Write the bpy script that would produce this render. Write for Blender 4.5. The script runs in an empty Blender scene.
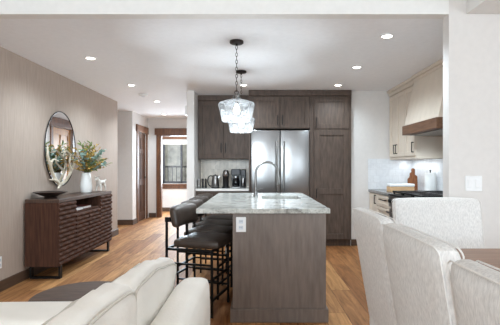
import bpy, bmesh, math, random
from mathutils import Vector, Matrix, noise
from math import sin, cos, pi, radians, sqrt
random.seed(7)
S = bpy.context.scene
C = S.collection
H = 1.24          # camera height
F = 400.0         # focal length in pixels at 500 wide

# ---------------------------------------------------------------- camera, world, lights, exposure
cam_d = bpy.data.cameras.new('camera'); cam_d.sensor_width = 36; cam_d.lens = 36 * F / 500
cam_d.shift_x = -6 / 500; cam_d.shift_y = 4.5 / 500; cam_d.clip_start = 0.05
cam = bpy.data.objects.new('camera', cam_d); C.objects.link(cam)
cam.location = (0, 0, H); cam.rotation_euler = (pi / 2, 0, 0)
S.camera = cam
S.view_settings.view_transform = 'Standard'; S.view_settings.look = 'None'
S.view_settings.gamma = 1; S.view_settings.use_curve_mapping = False
S.view_settings.exposure = 0.5
W = bpy.data.worlds.new('sky'); S.world = W; W.use_nodes = True
W.node_tree.nodes['Background'].inputs[0].default_value = (0.86, 0.93, 1.0, 1)
W.node_tree.nodes['Background'].inputs[1].default_value = 1.0

def area(name, loc, rot, sx, sy, power, col=(1, 1, 1)):
    d = bpy.data.lights.new(name, 'AREA'); d.shape = 'RECTANGLE'; d.size = sx; d.size_y = sy
    d.energy = power; d.color = col
    o = bpy.data.objects.new(name, d); C.objects.link(o); o.location = loc; o.rotation_euler = rot
    return o
# daylight through the living room's windows behind the camera
area('daylight_tall_window', (-1.1, -4.45, 1.75), (radians(90), 0, 0), 2.4, 2.6, 170, (0.80, 0.95, 1.05))
area('daylight_dining_window', (2.9, -4.45, 1.35), (radians(90), 0, 0), 2.2, 1.8, 62, (0.80, 0.95, 1.05))
area('daylight_side_window', (4.45, 0.2, 1.35), (radians(90), 0, radians(90)), 3.0, 1.8, 22, (0.80, 0.95, 1.05))
area('daylight_hall_window', (-1.9, 11.05, 1.4), (radians(-90), 0, 0), 1.0, 1.2, 90, (0.80, 0.95, 1.08))

def spot(loc, power, ang=150, blend=.8, r=.05, col=(.79, .95, 1.06)):
    d = bpy.data.lights.new('downlight_or_fill', 'SPOT'); d.energy = power; d.spot_size = radians(ang); d.spot_blend = blend
    d.shadow_soft_size = r; d.color = col
    o = bpy.data.objects.new('downlight_or_fill', d); C.objects.link(o); o.location = loc
    return o

# ---------------------------------------------------------------- materials
def srgb(*c):
    return tuple(((v / 255) / 12.92 if v / 255 <= .04045 else ((v / 255 + .055) / 1.055) ** 2.4) for v in c) + (1,)

def mat(name, col, rough=.5, metal=0, spec=.5, var=0, vscale=20, bump=0, bscale=200, stretch=(1, 1, 1), emit=0, coat=0, col2=None, detail=4):
    m = bpy.data.materials.new(name); m.use_nodes = True
    nt = m.node_tree; N = nt.nodes; L = nt.links
    p = N['Principled BSDF']
    c1 = srgb(*col)
    p.inputs['Base Color'].default_value = c1
    p.inputs['Roughness'].default_value = rough; p.inputs['Metallic'].default_value = metal
    p.inputs['Specular IOR Level'].default_value = spec
    p.inputs['Coat Weight'].default_value = coat
    if emit:
        p.inputs['Emission Color'].default_value = c1; p.inputs['Emission Strength'].default_value = emit
    tc = N.new('ShaderNodeTexCoord')
    mp = N.new('ShaderNodeMapping'); mp.inputs['Scale'].default_value = stretch
    L.new(tc.outputs['Object'], mp.inputs[0])
    nz = N.new('ShaderNodeTexNoise'); nz.inputs['Scale'].default_value = vscale; nz.inputs['Detail'].default_value = detail
    L.new(mp.outputs[0], nz.inputs['Vector'])
    rp = N.new('ShaderNodeValToRGB')
    v = var if var else .02
    c2 = srgb(*col2) if col2 else None
    rp.color_ramp.elements[0].position = .3; rp.color_ramp.elements[1].position = .7
    rp.color_ramp.elements[0].color = c2 if c2 else tuple(x * (1 - v) for x in c1[:3]) + (1,)
    rp.color_ramp.elements[1].color = c1 if c2 else tuple(min(1, x * (1 + v)) for x in c1[:3]) + (1,)
    L.new(nz.outputs['Fac'], rp.inputs[0]); L.new(rp.outputs[0], p.inputs['Base Color'])
    if bump:
        n2 = N.new('ShaderNodeTexNoise'); n2.inputs['Scale'].default_value = bscale; n2.inputs['Detail'].default_value = 3
        L.new(mp.outputs[0], n2.inputs['Vector'])
        b = N.new('ShaderNodeBump'); b.inputs['Strength'].default_value = bump; b.inputs['Distance'].default_value = .01
        L.new(n2.outputs['Fac'], b.inputs['Height']); L.new(b.outputs[0], p.inputs['Normal'])
    return m

def floor_mat():
    m = bpy.data.materials.new('oak_planks'); m.use_nodes = True
    nt = m.node_tree; N = nt.nodes; L = nt.links; p = N['Principled BSDF']
    tc = N.new('ShaderNodeTexCoord')
    mp = N.new('ShaderNodeMapping'); mp.inputs['Rotation'].default_value = (0, 0, pi / 2)
    L.new(tc.outputs['Object'], mp.inputs[0])
    def brick(c1, c2, mortar):
        b = N.new('ShaderNodeTexBrick'); b.offset = .37; b.offset_frequency = 2
        b.inputs['Color1'].default_value = c1; b.inputs['Color2'].default_value = c2; b.inputs['Mortar'].default_value = mortar
        b.inputs['Scale'].default_value = 1; b.inputs['Mortar Size'].default_value = .0016; b.inputs['Mortar Smooth'].default_value = .1
        b.inputs['Brick Width'].default_value = 1.7; b.inputs['Row Height'].default_value = .19; b.inputs['Bias'].default_value = 0
        L.new(mp.outputs[0], b.inputs['Vector']); return b
    b = brick(srgb(210, 156, 102), srgb(164, 110, 68), srgb(92, 62, 40))
    # grain: noise stretched along the board, shifted per board
    sh = N.new('ShaderNodeVectorMath'); sh.operation = 'MULTIPLY_ADD'
    sh.inputs[1].default_value = (9, 9, 9)
    L.new(b.outputs['Color'], sh.inputs[0]); 
    mg = N.new('ShaderNodeMapping'); mg.inputs['Scale'].default_value = (14, 1.3, 1)
    L.new(tc.outputs['Object'], mg.inputs[0]); L.new(mg.outputs[0], sh.inputs[2])
    n = N.new('ShaderNodeTexNoise'); n.inputs['Scale'].default_value = 1.6; n.inputs['Detail'].default_value = 7; n.inputs['Roughness'].default_value = .65
    n.inputs['Distortion'].default_value = .6
    L.new(sh.outputs[0], n.inputs['Vector'])
    r = N.new('ShaderNodeValToRGB'); r.color_ramp.elements[0].position = .28; r.color_ramp.elements[1].position = .68
    r.color_ramp.elements[0].color = (.36, .31, .26, 1); r.color_ramp.elements[1].color = (1, 1, 1, 1)
    L.new(n.outputs['Fac'], r.inputs[0])
    mx = N.new('ShaderNodeMix'); mx.data_type = 'RGBA'; mx.blend_type = 'MULTIPLY'; mx.inputs[0].default_value = 1
    L.new(b.outputs['Color'], mx.inputs[6]); L.new(r.outputs[0], mx.inputs[7])
    L.new(mx.outputs[2], p.inputs['Base Color'])
    p.inputs['Roughness'].default_value = .58; p.inputs['Specular IOR Level'].default_value = .22
    bp = N.new('ShaderNodeBump'); bp.inputs['Strength'].default_value = .15; bp.inputs['Distance'].default_value = .003
    L.new(n.outputs['Fac'], bp.inputs['Height']); L.new(bp.outputs[0], p.inputs['Normal'])
    return m

def tile_mat(name, c1, c2, grout, w, h, rough=.2, axis='y', var=.5):
    m = bpy.data.materials.new(name); m.use_nodes = True
    nt = m.node_tree; N = nt.nodes; L = nt.links; p = N['Principled BSDF']
    tc = N.new('ShaderNodeTexCoord')
    sp = N.new('ShaderNodeSeparateXYZ'); L.new(tc.outputs['Object'], sp.inputs[0])
    cb = N.new('ShaderNodeCombineXYZ')
    L.new(sp.outputs['X' if axis == 'x' else 'Y'], cb.inputs[0]); L.new(sp.outputs['Z'], cb.inputs[1])
    b = N.new('ShaderNodeTexBrick'); b.inputs['Color1'].default_value = srgb(*c1); b.inputs['Color2'].default_value = srgb(*c2)
    b.inputs['Mortar'].default_value = srgb(*grout); b.inputs['Scale'].default_value = 1; b.inputs['Mortar Size'].default_value = .0015
    b.inputs['Brick Width'].default_value = w; b.inputs['Row Height'].default_value = h
    L.new(cb.outputs[0], b.inputs['Vector'])
    n = N.new('ShaderNodeTexNoise'); n.inputs['Scale'].default_value = 9; n.inputs['Detail'].default_value = 6; n.inputs['Distortion'].default_value = 1.5
    L.new(tc.outputs['Object'], n.inputs['Vector'])
    r = N.new('ShaderNodeValToRGB'); r.color_ramp.elements[0].position = .35; r.color_ramp.elements[1].position = .6
    r.color_ramp.elements[0].color = (1 - var * .5,) * 3 + (1,); r.color_ramp.elements[1].color = (1, 1, 1, 1)
    L.new(n.outputs['Fac'], r.inputs[0])
    mx = N.new('ShaderNodeMix'); mx.data_type = 'RGBA'; mx.blend_type = 'MULTIPLY'; mx.inputs[0].default_value = 1
    L.new(b.outputs['Color'], mx.inputs[6]); L.new(r.outputs[0], mx.inputs[7]); L.new(mx.outputs[2], p.inputs['Base Color'])
    p.inputs['Roughness'].default_value = rough
    bp = N.new('ShaderNodeBump'); bp.inputs['Strength'].default_value = .4; bp.inputs['Distance'].default_value = .002; bp.invert = True
    L.new(b.outputs['Fac'], bp.inputs['Height']); L.new(bp.outputs[0], p.inputs['Normal'])
    return m

def granite_mat():
    m = bpy.data.materials.new('granite'); m.use_nodes = True
    nt = m.node_tree; N = nt.nodes; L = nt.links; p = N['Principled BSDF']
    tc = N.new('ShaderNodeTexCoord')
    n = N.new('ShaderNodeTexNoise'); n.inputs['Scale'].default_value = 5; n.inputs['Detail'].default_value = 8; n.inputs['Roughness'].default_value = .7; n.inputs['Distortion'].default_value = 1.8
    L.new(tc.outputs['Object'], n.inputs['Vector'])
    r = N.new('ShaderNodeValToRGB'); e = r.color_ramp.elements
    e[0].position = .34; e[0].color = srgb(136, 136, 131); e[1].position = .62; e[1].color = srgb(214, 213, 207)
    k = e.new(.47); k.color = srgb(188, 188, 182)
    L.new(n.outputs['Fac'], r.inputs[0])
    n2 = N.new('ShaderNodeTexNoise'); n2.inputs['Scale'].default_value = 70; n2.inputs['Detail'].default_value = 3
    L.new(tc.outputs['Object'], n2.inputs['Vector'])
    r2 = N.new('ShaderNodeValToRGB'); r2.color_ramp.elements[0].position = .34; r2.color_ramp.elements[1].position = .5
    r2.color_ramp.elements[0].color = (.5, .5, .49, 1); r2.color_ramp.elements[1].color = (1, 1, 1, 1)
    L.new(n2.outputs['Fac'], r2.inputs[0])
    mx = N.new('ShaderNodeMix'); mx.data_type = 'RGBA'; mx.blend_type = 'MULTIPLY'; mx.inputs[0].default_value = .8
    L.new(r.outputs[0], mx.inputs[6]); L.new(r2.outputs[0], mx.inputs[7]); L.new(mx.outputs[2], p.inputs['Base Color'])
    p.inputs['Roughness'].default_value = .16
    return m

def glass_mat(name, tint=(1, 1, 1), clear=.8, seed=0, haze=0, rough=.03):
    """thin clear glass: see-through, mirrored at glancing angles, with whitish seeds where seed > 0"""
    m = bpy.data.materials.new(name); m.use_nodes = True
    nt = m.node_tree; N = nt.nodes; L = nt.links
    N.remove(N['Principled BSDF']); out = N['Material Output']
    tr = N.new('ShaderNodeBsdfTransparent'); tr.inputs[0].default_value = tint + (1,)
    if seed:
        lw = N.new('ShaderNodeLayerWeight'); lw.inputs[0].default_value = .35
        cr = N.new('ShaderNodeValToRGB'); cr.color_ramp.elements[0].position = .1; cr.color_ramp.elements[0].color = tint + (1,)
        cr.color_ramp.elements[1].position = .95; cr.color_ramp.elements[1].color = (.68, .69, .7, 1)
        L.new(lw.outputs['Facing'], cr.inputs[0]); L.new(cr.outputs[0], tr.inputs[0])
    gl = N.new('ShaderNodeBsdfGlossy'); gl.inputs['Roughness'].default_value = rough; gl.inputs[0].default_value = (.75, .75, .75, 1)
    fr = N.new('ShaderNodeFresnel'); fr.inputs[0].default_value = 1.5
    mx = N.new('ShaderNodeMixShader'); L.new(fr.outputs[0], mx.inputs[0]); L.new(tr.outputs[0], mx.inputs[1]); L.new(gl.outputs[0], mx.inputs[2])
    last = mx
    if seed:
        tl = N.new('ShaderNodeBsdfTranslucent'); tl.inputs[0].default_value = (.95, .95, .95, 1)
        df = N.new('ShaderNodeBsdfDiffuse'); df.inputs[0].default_value = (.95, .95, .95, 1)
        a = N.new('ShaderNodeMixShader'); a.inputs[0].default_value = .5; L.new(tl.outputs[0], a.inputs[1]); L.new(df.outputs[0], a.inputs[2])
        tc = N.new('ShaderNodeTexCoord')
        n = N.new('ShaderNodeTexNoise'); n.inputs['Scale'].default_value = 75; n.inputs['Detail'].default_value = 3
        L.new(tc.outputs['Object'], n.inputs['Vector'])
        r = N.new('ShaderNodeValToRGB'); r.color_ramp.elements[0].position = .48; r.color_ramp.elements[1].position = .68
        r.color_ramp.elements[0].color = (haze,) * 3 + (1,); r.color_ramp.elements[1].color = (seed,) * 3 + (1,)
        L.new(n.outputs['Fac'], r.inputs[0])
        m2 = N.new('ShaderNodeMixShader'); L.new(r.outputs[0], m2.inputs[0]); L.new(last.outputs[0], m2.inputs[1]); L.new(a.outputs[0], m2.inputs[2])
        bp = N.new('ShaderNodeBump'); bp.inputs['Strength'].default_value = .3; bp.inputs['Distance'].default_value = .003
        L.new(n.outputs['Fac'], bp.inputs['Height']); L.new(bp.outputs[0], gl.inputs['Normal'])
        last = m2
    L.new(last.outputs[0], out.inputs[0])
    return m

M = {}
M['white_paint'] = mat('white_paint', (236, 234, 231), .7, bump=.02, bscale=150)
M['wall_paint'] = mat('wall_paint', (222, 217, 213), .7, bump=.03, bscale=150)
M['ceiling_paint'] = mat('ceiling_paint', (244, 244, 246), .8, bump=.03, bscale=120)
M['wallpaper'] = mat('wallpaper', (178, 161, 148), .8, var=.10, vscale=6, stretch=(1, 22, .9), bump=.08, bscale=30)
M['floor'] = floor_mat()
M['dark_trim'] = mat('dark_trim', (84, 64, 50), .5, var=.2, vscale=8, stretch=(1, 1, 8))
M['alder'] = mat('alder', (122, 78, 46), .45, var=.25, vscale=7, stretch=(6, 6, .7), col2=(78, 46, 26))
M['alder_door'] = mat('alder_door', (92, 60, 40), .62, spec=.3, var=.25, vscale=7, stretch=(6, 6, .7), col2=(66, 42, 28))
M['gold_wood'] = mat('gold_wood', (205, 150, 82), .4, var=.2, vscale=5, stretch=(5, 5, .7), col2=(168, 112, 54))
M['cab_dark'] = mat('cab_dark', (94, 78, 68), .55, spec=.35, var=.1, vscale=7, stretch=(5, 5, .8), col2=(70, 57, 49))
M['island_wood'] = mat('island_wood', (128, 114, 105), .5, var=.1, vscale=7, stretch=(5, 5, .7), col2=(108, 95, 87))
M['cab_cream'] = mat('cab_cream', (218, 204, 188), .5, var=.03, vscale=9)
M['granite'] = granite_mat()
M['quartz'] = mat('quartz', (226, 223, 218), .2, var=.04, vscale=10)
M['grey_stone'] = mat('grey_stone', (128, 126, 124), .25, var=.3, vscale=25)
M['steel'] = mat('steel', (156, 155, 155), .28, 1, var=.03, vscale=3, stretch=(60, 60, .4), bump=.004, bscale=8)
M['chrome'] = mat('chrome', (196, 196, 196), .18, 1)
M['nickel'] = mat('nickel', (132, 130, 128), .28, 1)
M['black_metal'] = mat('black_metal', (30, 29, 29), .45, .6)
M['bronze'] = mat('bronze', (52, 44, 40), .4, .7)
M['black_plastic'] = mat('black_plastic', (22, 22, 23), .3)
M['dark_glass'] = mat('dark_glass', (18, 18, 20), .06)
M['brown_leather'] = mat('brown_leather', (66, 55, 48), .4, var=.12, vscale=12, bump=.15, bscale=160)
M['white_leather'] = mat('white_leather', (250, 245, 237), .6, spec=.35, var=.03, vscale=5, bump=.12, bscale=90)
M['piping'] = mat('piping', (214, 208, 198), .6)
M['linen'] = mat('linen', (236, 233, 230), .9, var=.13, vscale=55, stretch=(3, 3, .8), bump=.4, bscale=260)
M['linen_piping'] = mat('linen_piping', (238, 234, 230), .9, var=.05, vscale=80)
M['table_wood'] = mat('table_wood', (150, 112, 86), .4, var=.2, vscale=5, stretch=(.6, 9, 1), col2=(120, 86, 64))
M['walnut'] = mat('walnut', (92, 62, 48), .75, spec=.15, var=.3, vscale=6, stretch=(9, 9, .7), col2=(62, 41, 34))
M['walnut_top'] = mat('walnut_top', (92, 68, 55), .38, var=.3, vscale=6, stretch=(9, .8, 1), col2=(62, 44, 36))
M['pouf'] = mat('drum_wood', (98, 76, 63), .55, spec=.3, var=.2, vscale=10, stretch=(1, 5, 1), col2=(76, 58, 48))
M['ceramic'] = mat('ceramic', (238, 237, 234), .35, bump=.05, bscale=40)
M['bone'] = mat('bone', (226, 216, 198), .6, var=.15, vscale=14, col2=(190, 172, 146))
M['white_stone'] = mat('white_stone', (222, 216, 208), .6, var=.08, vscale=20)
M['dark_bowl'] = mat('dark_bowl', (48, 36, 32), .35, var=.2, vscale=12)
M['mirror'] = mat('mirror', (235, 235, 235), .02, 1)
M['sage'] = mat('sage', (146, 172, 162), .6, var=.25, vscale=30)
M['green'] = mat('green', (122, 138, 78), .6, var=.35, vscale=30)
M['gold_leaf'] = mat('gold_leaf', (186, 148, 72), .6, var=.35, vscale=30)
M['stem'] = mat('stem', (96, 78, 52), .7)
M['plastic_white'] = mat('plastic_white', (240, 240, 240), .35)
M['outlet_face'] = mat('outlet_face', (214, 220, 228), .3)
M['slot'] = mat('slot', (70, 70, 74), .5)
M['lamp_on'] = mat('lamp_on', (255, 248, 236), .5, emit=9)
M['bulb_on'] = mat('bulb_on', (255, 240, 214), .5, emit=6)
M['seeded_glass'] = glass_mat('seeded_glass', tint=(.9, .91, .92), seed=.11, haze=.012)
M['clear_glass'] = glass_mat('clear_glass')
M['niche_tile'] = tile_mat('niche_tile', (226, 216, 202), (212, 200, 185), (190, 180, 168), .075, .30, .3, 'x', .35)
M['white_tile'] = tile_mat('white_tile', (236, 237, 239), (228, 229, 232), (214, 214, 216), .10, .10, .12, 'y', .16)
M['white_tile_back'] = tile_mat('white_tile_back', (236, 237, 239), (228, 229, 232), (214, 214, 216), .10, .10, .12, 'x', .16)
M['hood_wood'] = mat('hood_wood', (122, 88, 64), .5, var=.25, vscale=6, stretch=(8, .7, 8), col2=(92, 62, 44))
M['board_wood'] = mat('board_wood', (150, 92, 52), .45, var=.3, vscale=9, stretch=(9, 9, .8), col2=(104, 58, 32))
M['pale_wood'] = mat('pale_wood', (206, 168, 128), .5, var=.15, vscale=8, stretch=(.8, 1, 9))
M['paper'] = mat('paper', (240, 239, 236), .9, bump=.1, bscale=80)
M['red_cover'] = mat('red_cover', (118, 52, 46), .6)
M['white_cover'] = mat('white_cover', (214, 214, 220), .6)
M['shade'] = mat('shade_fabric', (232, 228, 220), .8)
M['rail_paint'] = mat('rail_paint', (60, 56, 54), .5)
M['ground'] = mat('ground', (150, 146, 138), .9, var=.3, vscale=3)
M['evergreen'] = mat('evergreen', (170, 166, 152), .9, var=.4, vscale=4)

# ---------------------------------------------------------------- mesh builder
class B:
    def __init__(s): s.bm = bmesh.new()
    def box(s, x0, x1, y0, y1, z0, z1, bev=0, seg=1, f=None):
        if f:
            a = f(x0, y0, z0); b = f(x1, y1, z1)
            x0, x1 = sorted((a[0], b[0])); y0, y1 = sorted((a[1], b[1])); z0, z1 = sorted((a[2], b[2]))
        g = bmesh.ops.create_cube(s.bm, size=1)['verts']
        for v in g:
            v.co = Vector((x0 + (v.co.x + .5) * (x1 - x0), y0 + (v.co.y + .5) * (y1 - y0), z0 + (v.co.z + .5) * (z1 - z0)))
        if bev:
            ed = list({e for v in g for e in v.link_edges})
            bmesh.ops.bevel(s.bm, geom=ed, offset=bev, segments=seg, affect='EDGES', profile=.5)
        return s
    def hexa(s, pts):
        """eight points: bottom ring of four, top ring of four"""
        v = [s.bm.verts.new(p) for p in pts]
        for q in ((3, 2, 1, 0), (4, 5, 6, 7), (0, 1, 5, 4), (1, 2, 6, 5), (2, 3, 7, 6), (3, 0, 4, 7)): s.bm.faces.new([v[i] for i in q])
        return s
    def bar(s, p, q, w, d=None):
        p = Vector(p); q = Vector(q); d = d or w
        z = (q - p).normalized(); ref = Vector((0, 0, 1)) if abs(z.z) < .9 else Vector((0, 1, 0))
        x = z.cross(ref).normalized(); y = z.cross(x)
        r = [(-1, -1), (1, -1), (1, 1), (-1, 1)]
        return s.hexa([p + x * a * w / 2 + y * b * d / 2 for a, b in r] + [q + x * a * w / 2 + y * b * d / 2 for a, b in r])
    def tube(s, pts, r, n=10, closed=False):
        P = [Vector(p) for p in pts]; k = len(P)
        R = r if isinstance(r, (list, tuple)) else [r] * k
        rings = []; up = None
        for i in range(k):
            if closed: t = P[(i + 1) % k] - P[i - 1]
            else: t = P[min(i + 1, k - 1)] - P[max(i - 1, 0)]
            t.normalize()
            if up is None:
                up = Vector((0, 0, 1)) if abs(t.z) < .9 else Vector((1, 0, 0))
            x = t.cross(up)
            if x.length < 1e-5: x = t.orthogonal()
            x.normalize(); y = x.cross(t).normalized(); up = y
            rings.append([s.bm.verts.new(P[i] + (x * cos(2 * pi * j / n) + y * sin(2 * pi * j / n)) * R[i]) for j in range(n)])
        m = k if closed else k - 1
        for i in range(m):
            a, b = rings[i], rings[(i + 1) % k]
            for j in range(n): s.bm.faces.new([a[j], a[(j + 1) % n], b[(j + 1) % n], b[j]])
        if not closed:
            s.bm.faces.new(list(reversed(rings[0]))); s.bm.faces.new(rings[-1])
        return s
    def lathe(s, prof, c=(0, 0, 0), n=28, f=None):
        """profile of (radius, z); radius 0 closes to a point"""
        c = Vector(c); rings = []
        for r, z in prof:
            if r < 1e-6: rings.append([s.bm.verts.new(c + Vector((0, 0, z)))])
            else: rings.append([s.bm.verts.new(c + Vector((r * cos(2 * pi * j / n), r * sin(2 * pi * j / n), z))) for j in range(n)])
        for a, b in zip(rings, rings[1:]):
            for j in range(n):
                k = (j + 1) % n
                if len(a) == 1 and len(b) == 1: continue
                if len(a) == 1: s.bm.faces.new([a[0], b[k], b[j]])
                elif len(b) == 1: s.bm.faces.new([a[j], a[k], b[0]])
                else: s.bm.faces.new([a[j], a[k], b[k], b[j]])
        return s
    def rbox(s, c, h, r, puff=(0, 0, 0), n=8, f=None):
        """rounded cushion: centre, half sizes, edge radius, bulge of each pair of faces"""
        g = bmesh.new(); bmesh.ops.create_cube(g, size=2)
        bmesh.ops.subdivide_edges(g, edges=g.edges[:], cuts=n, use_grid_fill=True)
        h = Vector(h); c = Vector(c); vm = {}
        for v in g.verts:
            u = v.co.copy()
            q = Vector([u[i] * h[i] for i in range(3)])
            inn = Vector([max(-(h[i] - r), min(h[i] - r, q[i])) for i in range(3)])
            d = q - inn
            if d.length > 1e-9: q = inn + d.normalized() * r
            for i in range(3):
                j, k = (i + 1) % 3, (i + 2) % 3
                q[i] += puff[i] * u[i] * (1 - u[j] ** 2) * (1 - u[k] ** 2)
            if f: q = f(q, u)
            vm[v.index] = s.bm.verts.new(q + c)
        for fa in g.faces: s.bm.faces.new([vm[v.index] for v in fa.verts])
        g.free(); return s
    def leaf(s, p, d, nrm, L, w, k=5, curl=.15):
        p = Vector(p); d = Vector(d).normalized(); n = Vector(nrm); n = (n - d * n.dot(d)).normalized(); x = d.cross(n)
        A = []; Bv = []; Cn = []
        for i in range(k + 1):
            t = i / k; ww = w * .5 * sin(pi * min(max(t, .04), .96)) ** .7
            m = p + d * L * t - n * curl * L * t * t
            A.append(s.bm.verts.new(m + x * ww + n * ww * .25)); Bv.append(s.bm.verts.new(m - x * ww + n * ww * .25)); Cn.append(s.bm.verts.new(m))
        for i in range(k):
            s.bm.faces.new([A[i], A[i + 1], Cn[i + 1], Cn[i]]); s.bm.faces.new([Cn[i], Cn[i + 1], Bv[i + 1], Bv[i]])
        return s
    def map(s, f):
        for v in s.bm.verts: v.co = Vector(f(v.co))
        return s
    def build(s, name, m, parent=None, smooth=True, ang=38):
        off = Vector((0, 0, 0)); q = parent
        while q is not None: off += q.location; q = q.parent
        for v in s.bm.verts: v.co -= off
        bmesh.ops.recalc_face_normals(s.bm, faces=s.bm.faces[:])
        me = bpy.data.meshes.new(name); s.bm.to_mesh(me); s.bm.free()
        if smooth:
            for p in me.polygons: p.use_smooth = True
            me.set_sharp_from_angle(angle=radians(ang))
        me.materials.append(M[m])
        o = bpy.data.objects.new(name, me); C.objects.link(o)
        if parent is not None: o.parent = parent
        return o

def tag(o, label, cat, group=None):
    o['label'] = label; o['category'] = cat
    if group: o['group'] = group
    return o
def thing(name, label, cat, loc=(0, 0, 0), group=None):
    o = bpy.data.objects.new(name, None); o.empty_display_size = .1; C.objects.link(o); o.location = loc
    return tag(o, label, cat, group)
def one(name, b, m, label, cat, base=None, group=None, smooth=True):
    o = b.build(name, m, None, smooth); return tag(o, label, cat, group)
def struct(name, b, m, parent=None):
    o = b.build(name, m, parent, False)
    if parent is None: o['kind'] = 'structure'
    return o
def copy_tree(o, parent=None):
    c = o.copy(); C.objects.link(c)
    if parent is not None: c.parent = parent
    for ch in list(o.children): copy_tree(ch, c)
    return c
def sbox(name, x0, x1, y0, y1, z0, z1, m):
    return struct(name, B().box(x0, x1, y0, y1, z0, z1), m)
def FY(yf): return lambda u, w, v: (u, yf - w, v)        # face towards the camera: u = x, w = outward, v = z
def FX(xf): return lambda u, w, v: (xf - w, u, v)        # face towards -x: u = y
def FXP(xf): return lambda u, w, v: (xf + w, u, v)       # face towards +x

def shaker(name, u0, u1, v0, v1, f, m, root, fr=.06, t=.02, rec=.013, cross=None):
    b = B()
    for a in ((u0, u0 + fr, v0, v1), (u1 - fr, u1, v0, v1), (u0 + fr, u1 - fr, v0, v0 + fr), (u0 + fr, u1 - fr, v1 - fr, v1)):
        b.box(a[0], a[1], 0, t, a[2], a[3], .0025, f=f)
    if cross: b.box(u0 + fr, u1 - fr, 0, t, cross - fr / 2, cross + fr / 2, .0025, f=f)
    b.box(u0 + fr - .004, u1 - fr + .004, 0, t - rec, v0 + fr - .004, v1 - fr + .004, f=f)
    return b.build(name, m, root, False)
def pull(u, v, L, f, root, vert=True, m='black_metal', t=.02, r=.006, out=.03):
    b = B(); h = L / 2
    if vert:
        b.box(u - r, u + r, t + out - .01, t + out, v - h, v + h, .002, f=f)
        for q in (-h, h - 2 * r): b.box(u - r, u + r, t, t + out - .005, v + q, v + q + 2 * r, f=f)
    else:
        b.box(u - h, u + h, t + out - .01, t + out, v - r, v + r, .002, f=f)
        for q in (-h, h - 2 * r): b.box(u + q, u + q + 2 * r, t, t + out - .005, v - r, v + r, f=f)
    return b.build('handle', m, root, False)

# ---------------------------------------------------------------- room shell
KC = 2.44                      # kitchen ceiling
LX = -2.546                    # left wall
struct('floor', B().box(-5.2, 4.6, -4.6, 12.2, -.1, 0), 'floor')
sbox('ceiling', -5.2, 2.7, 3.24, 12.2, KC, KC + .12, 'ceiling_paint')
sbox('ceiling_living', -2.7, 4.7, -4.6, 3.14, 3.3, 3.4, 'white_paint')
sbox('ceiling_bulkhead', 1.65, 4.6, -4.5, 3.14, KC, 3.3, 'white_paint')
sbox('wall_left', LX - .12, LX, -4.5, 7.35, 0, 3.3, 'wallpaper')
b = B().box(LX, 1.514, 3.14, 3.24, KC + .0, 3.3)
struct('wall_header', b, 'white_paint')
sbox('wall_dining', 1.514, 4.6, 3.14, 3.24, 0, KC + .9, 'wall_paint')
sbox('wall_right', 2.48, 2.6, 3.24, 6.45, 0, KC, 'wall_paint')
sbox('wall_back_pantry', 1.49, 2.48, 6.32, 6.45, 0, KC, 'wall_paint')
sbox('wall_back', -1.09, 1.49, 7.04, 7.16, 0, KC, 'wall_paint')
sbox('wall_pantry_side', 1.49, 1.6, 6.45, 7.04, 0, KC, 'wall_paint')
# wing wall beside the coffee niche, running back as the hall's right wall with a doorway
b = B().box(-1.09, -.975, 6.3, 7.04, 0, KC).box(-1.09, -.975, 7.04, 7.80, 0, KC).box(-1.09, -.975, 8.62, 9.85, 0, KC).box(-1.09, -.975, 7.80, 8.62, 2.04, KC)
struct('wall_wing', b, 'wall_paint')
# hall
sbox('wall_hall_recess', -3.6, -2.65, 8.58, 8.7, 0, KC, 'wall_paint')
sbox('wall_hall_recess_end', -3.72, -3.6, 7.2, 8.7, 0, KC, 'wall_paint')
sbox('wall_hall_recess_near', -3.6, LX - .12, 7.23, 7.35, 0, KC, 'wall_paint')
b = B().box(-2.77, -2.65, 8.7, 8.95, 0, KC).box(-2.77, -2.65, 9.62, 9.85, 0, KC).box(-2.77, -2.65, 8.95, 9.62, 2.03, KC)
struct('wall_hall_left', b, 'wall_paint')
b = B().box(-2.77, -2.36, 9.85, 9.97, 0, KC).box(-2.36, -1.2, 9.85, 9.97, 2.03, KC).box(-1.2, -.975, 9.85, 9.97, 0, KC)
struct('wall_hall_end', b, 'wall_paint')
# room beyond
sbox('wall_room_left', -3.2, -3.1, 9.97, 11.2, 0, KC, 'wall_paint')
sbox('wall_room_right', -.9, -.8, 9.97, 11.2, 0, KC, 'wall_paint')
wx0, wx1, wz0, wz1 = -2.62, -1.45, .78, 2.02
b = B().box(-3.2, wx0, 11.2, 11.32, 0, KC).box(wx1, -.8, 11.2, 11.32, 0, KC).box(wx0, wx1, 11.2, 11.32, 0, wz0).box(wx0, wx1, 11.2, 11.32, wz1, KC)
struct('wall_room_far', b, 'wall_paint')
# living room behind the camera: back and side walls with window openings
b = B().box(-2.7, -2.3, -4.6, -4.5, 0, 3.3).box(.1, 1.8, -4.6, -4.5, 0, 3.3).box(-2.3, .1, -4.6, -4.5, 0, .4).box(-2.3, .1, -4.6, -4.5, 3.1, 3.3)
b.box(4.0, 4.7, -4.6, -4.5, 0, 3.3).box(1.8, 4.0, -4.6, -4.5, 0, .4).box(1.8, 4.0, -4.6, -4.5, 2.3, 3.3)
struct('wall_behind', b, 'wall_paint')
b = B().box(4.6, 4.7, -4.5, -1.3, 0, 3.3).box(4.6, 4.7, 1.7, 3.24, 0, 3.3).box(4.6, 4.7, -1.3, 1.7, 0, .4).box(4.6, 4.7, -1.3, 1.7, 2.3, 3.3)
struct('wall_side', b, 'wall_paint')
def wbar(name, boxes):
    b = B()
    for q in boxes: b.box(*q)
    return struct(name, b, 'alder')
wbar('window_1', [(-1.15, -1.05, -4.58, -4.52, .4, 3.1), (-2.3, -2.2, -4.58, -4.52, .4, 3.1), (0, .1, -4.58, -4.52, .4, 3.1), (-2.2, 0, -4.58, -4.52, 2.2, 2.28)])
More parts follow.
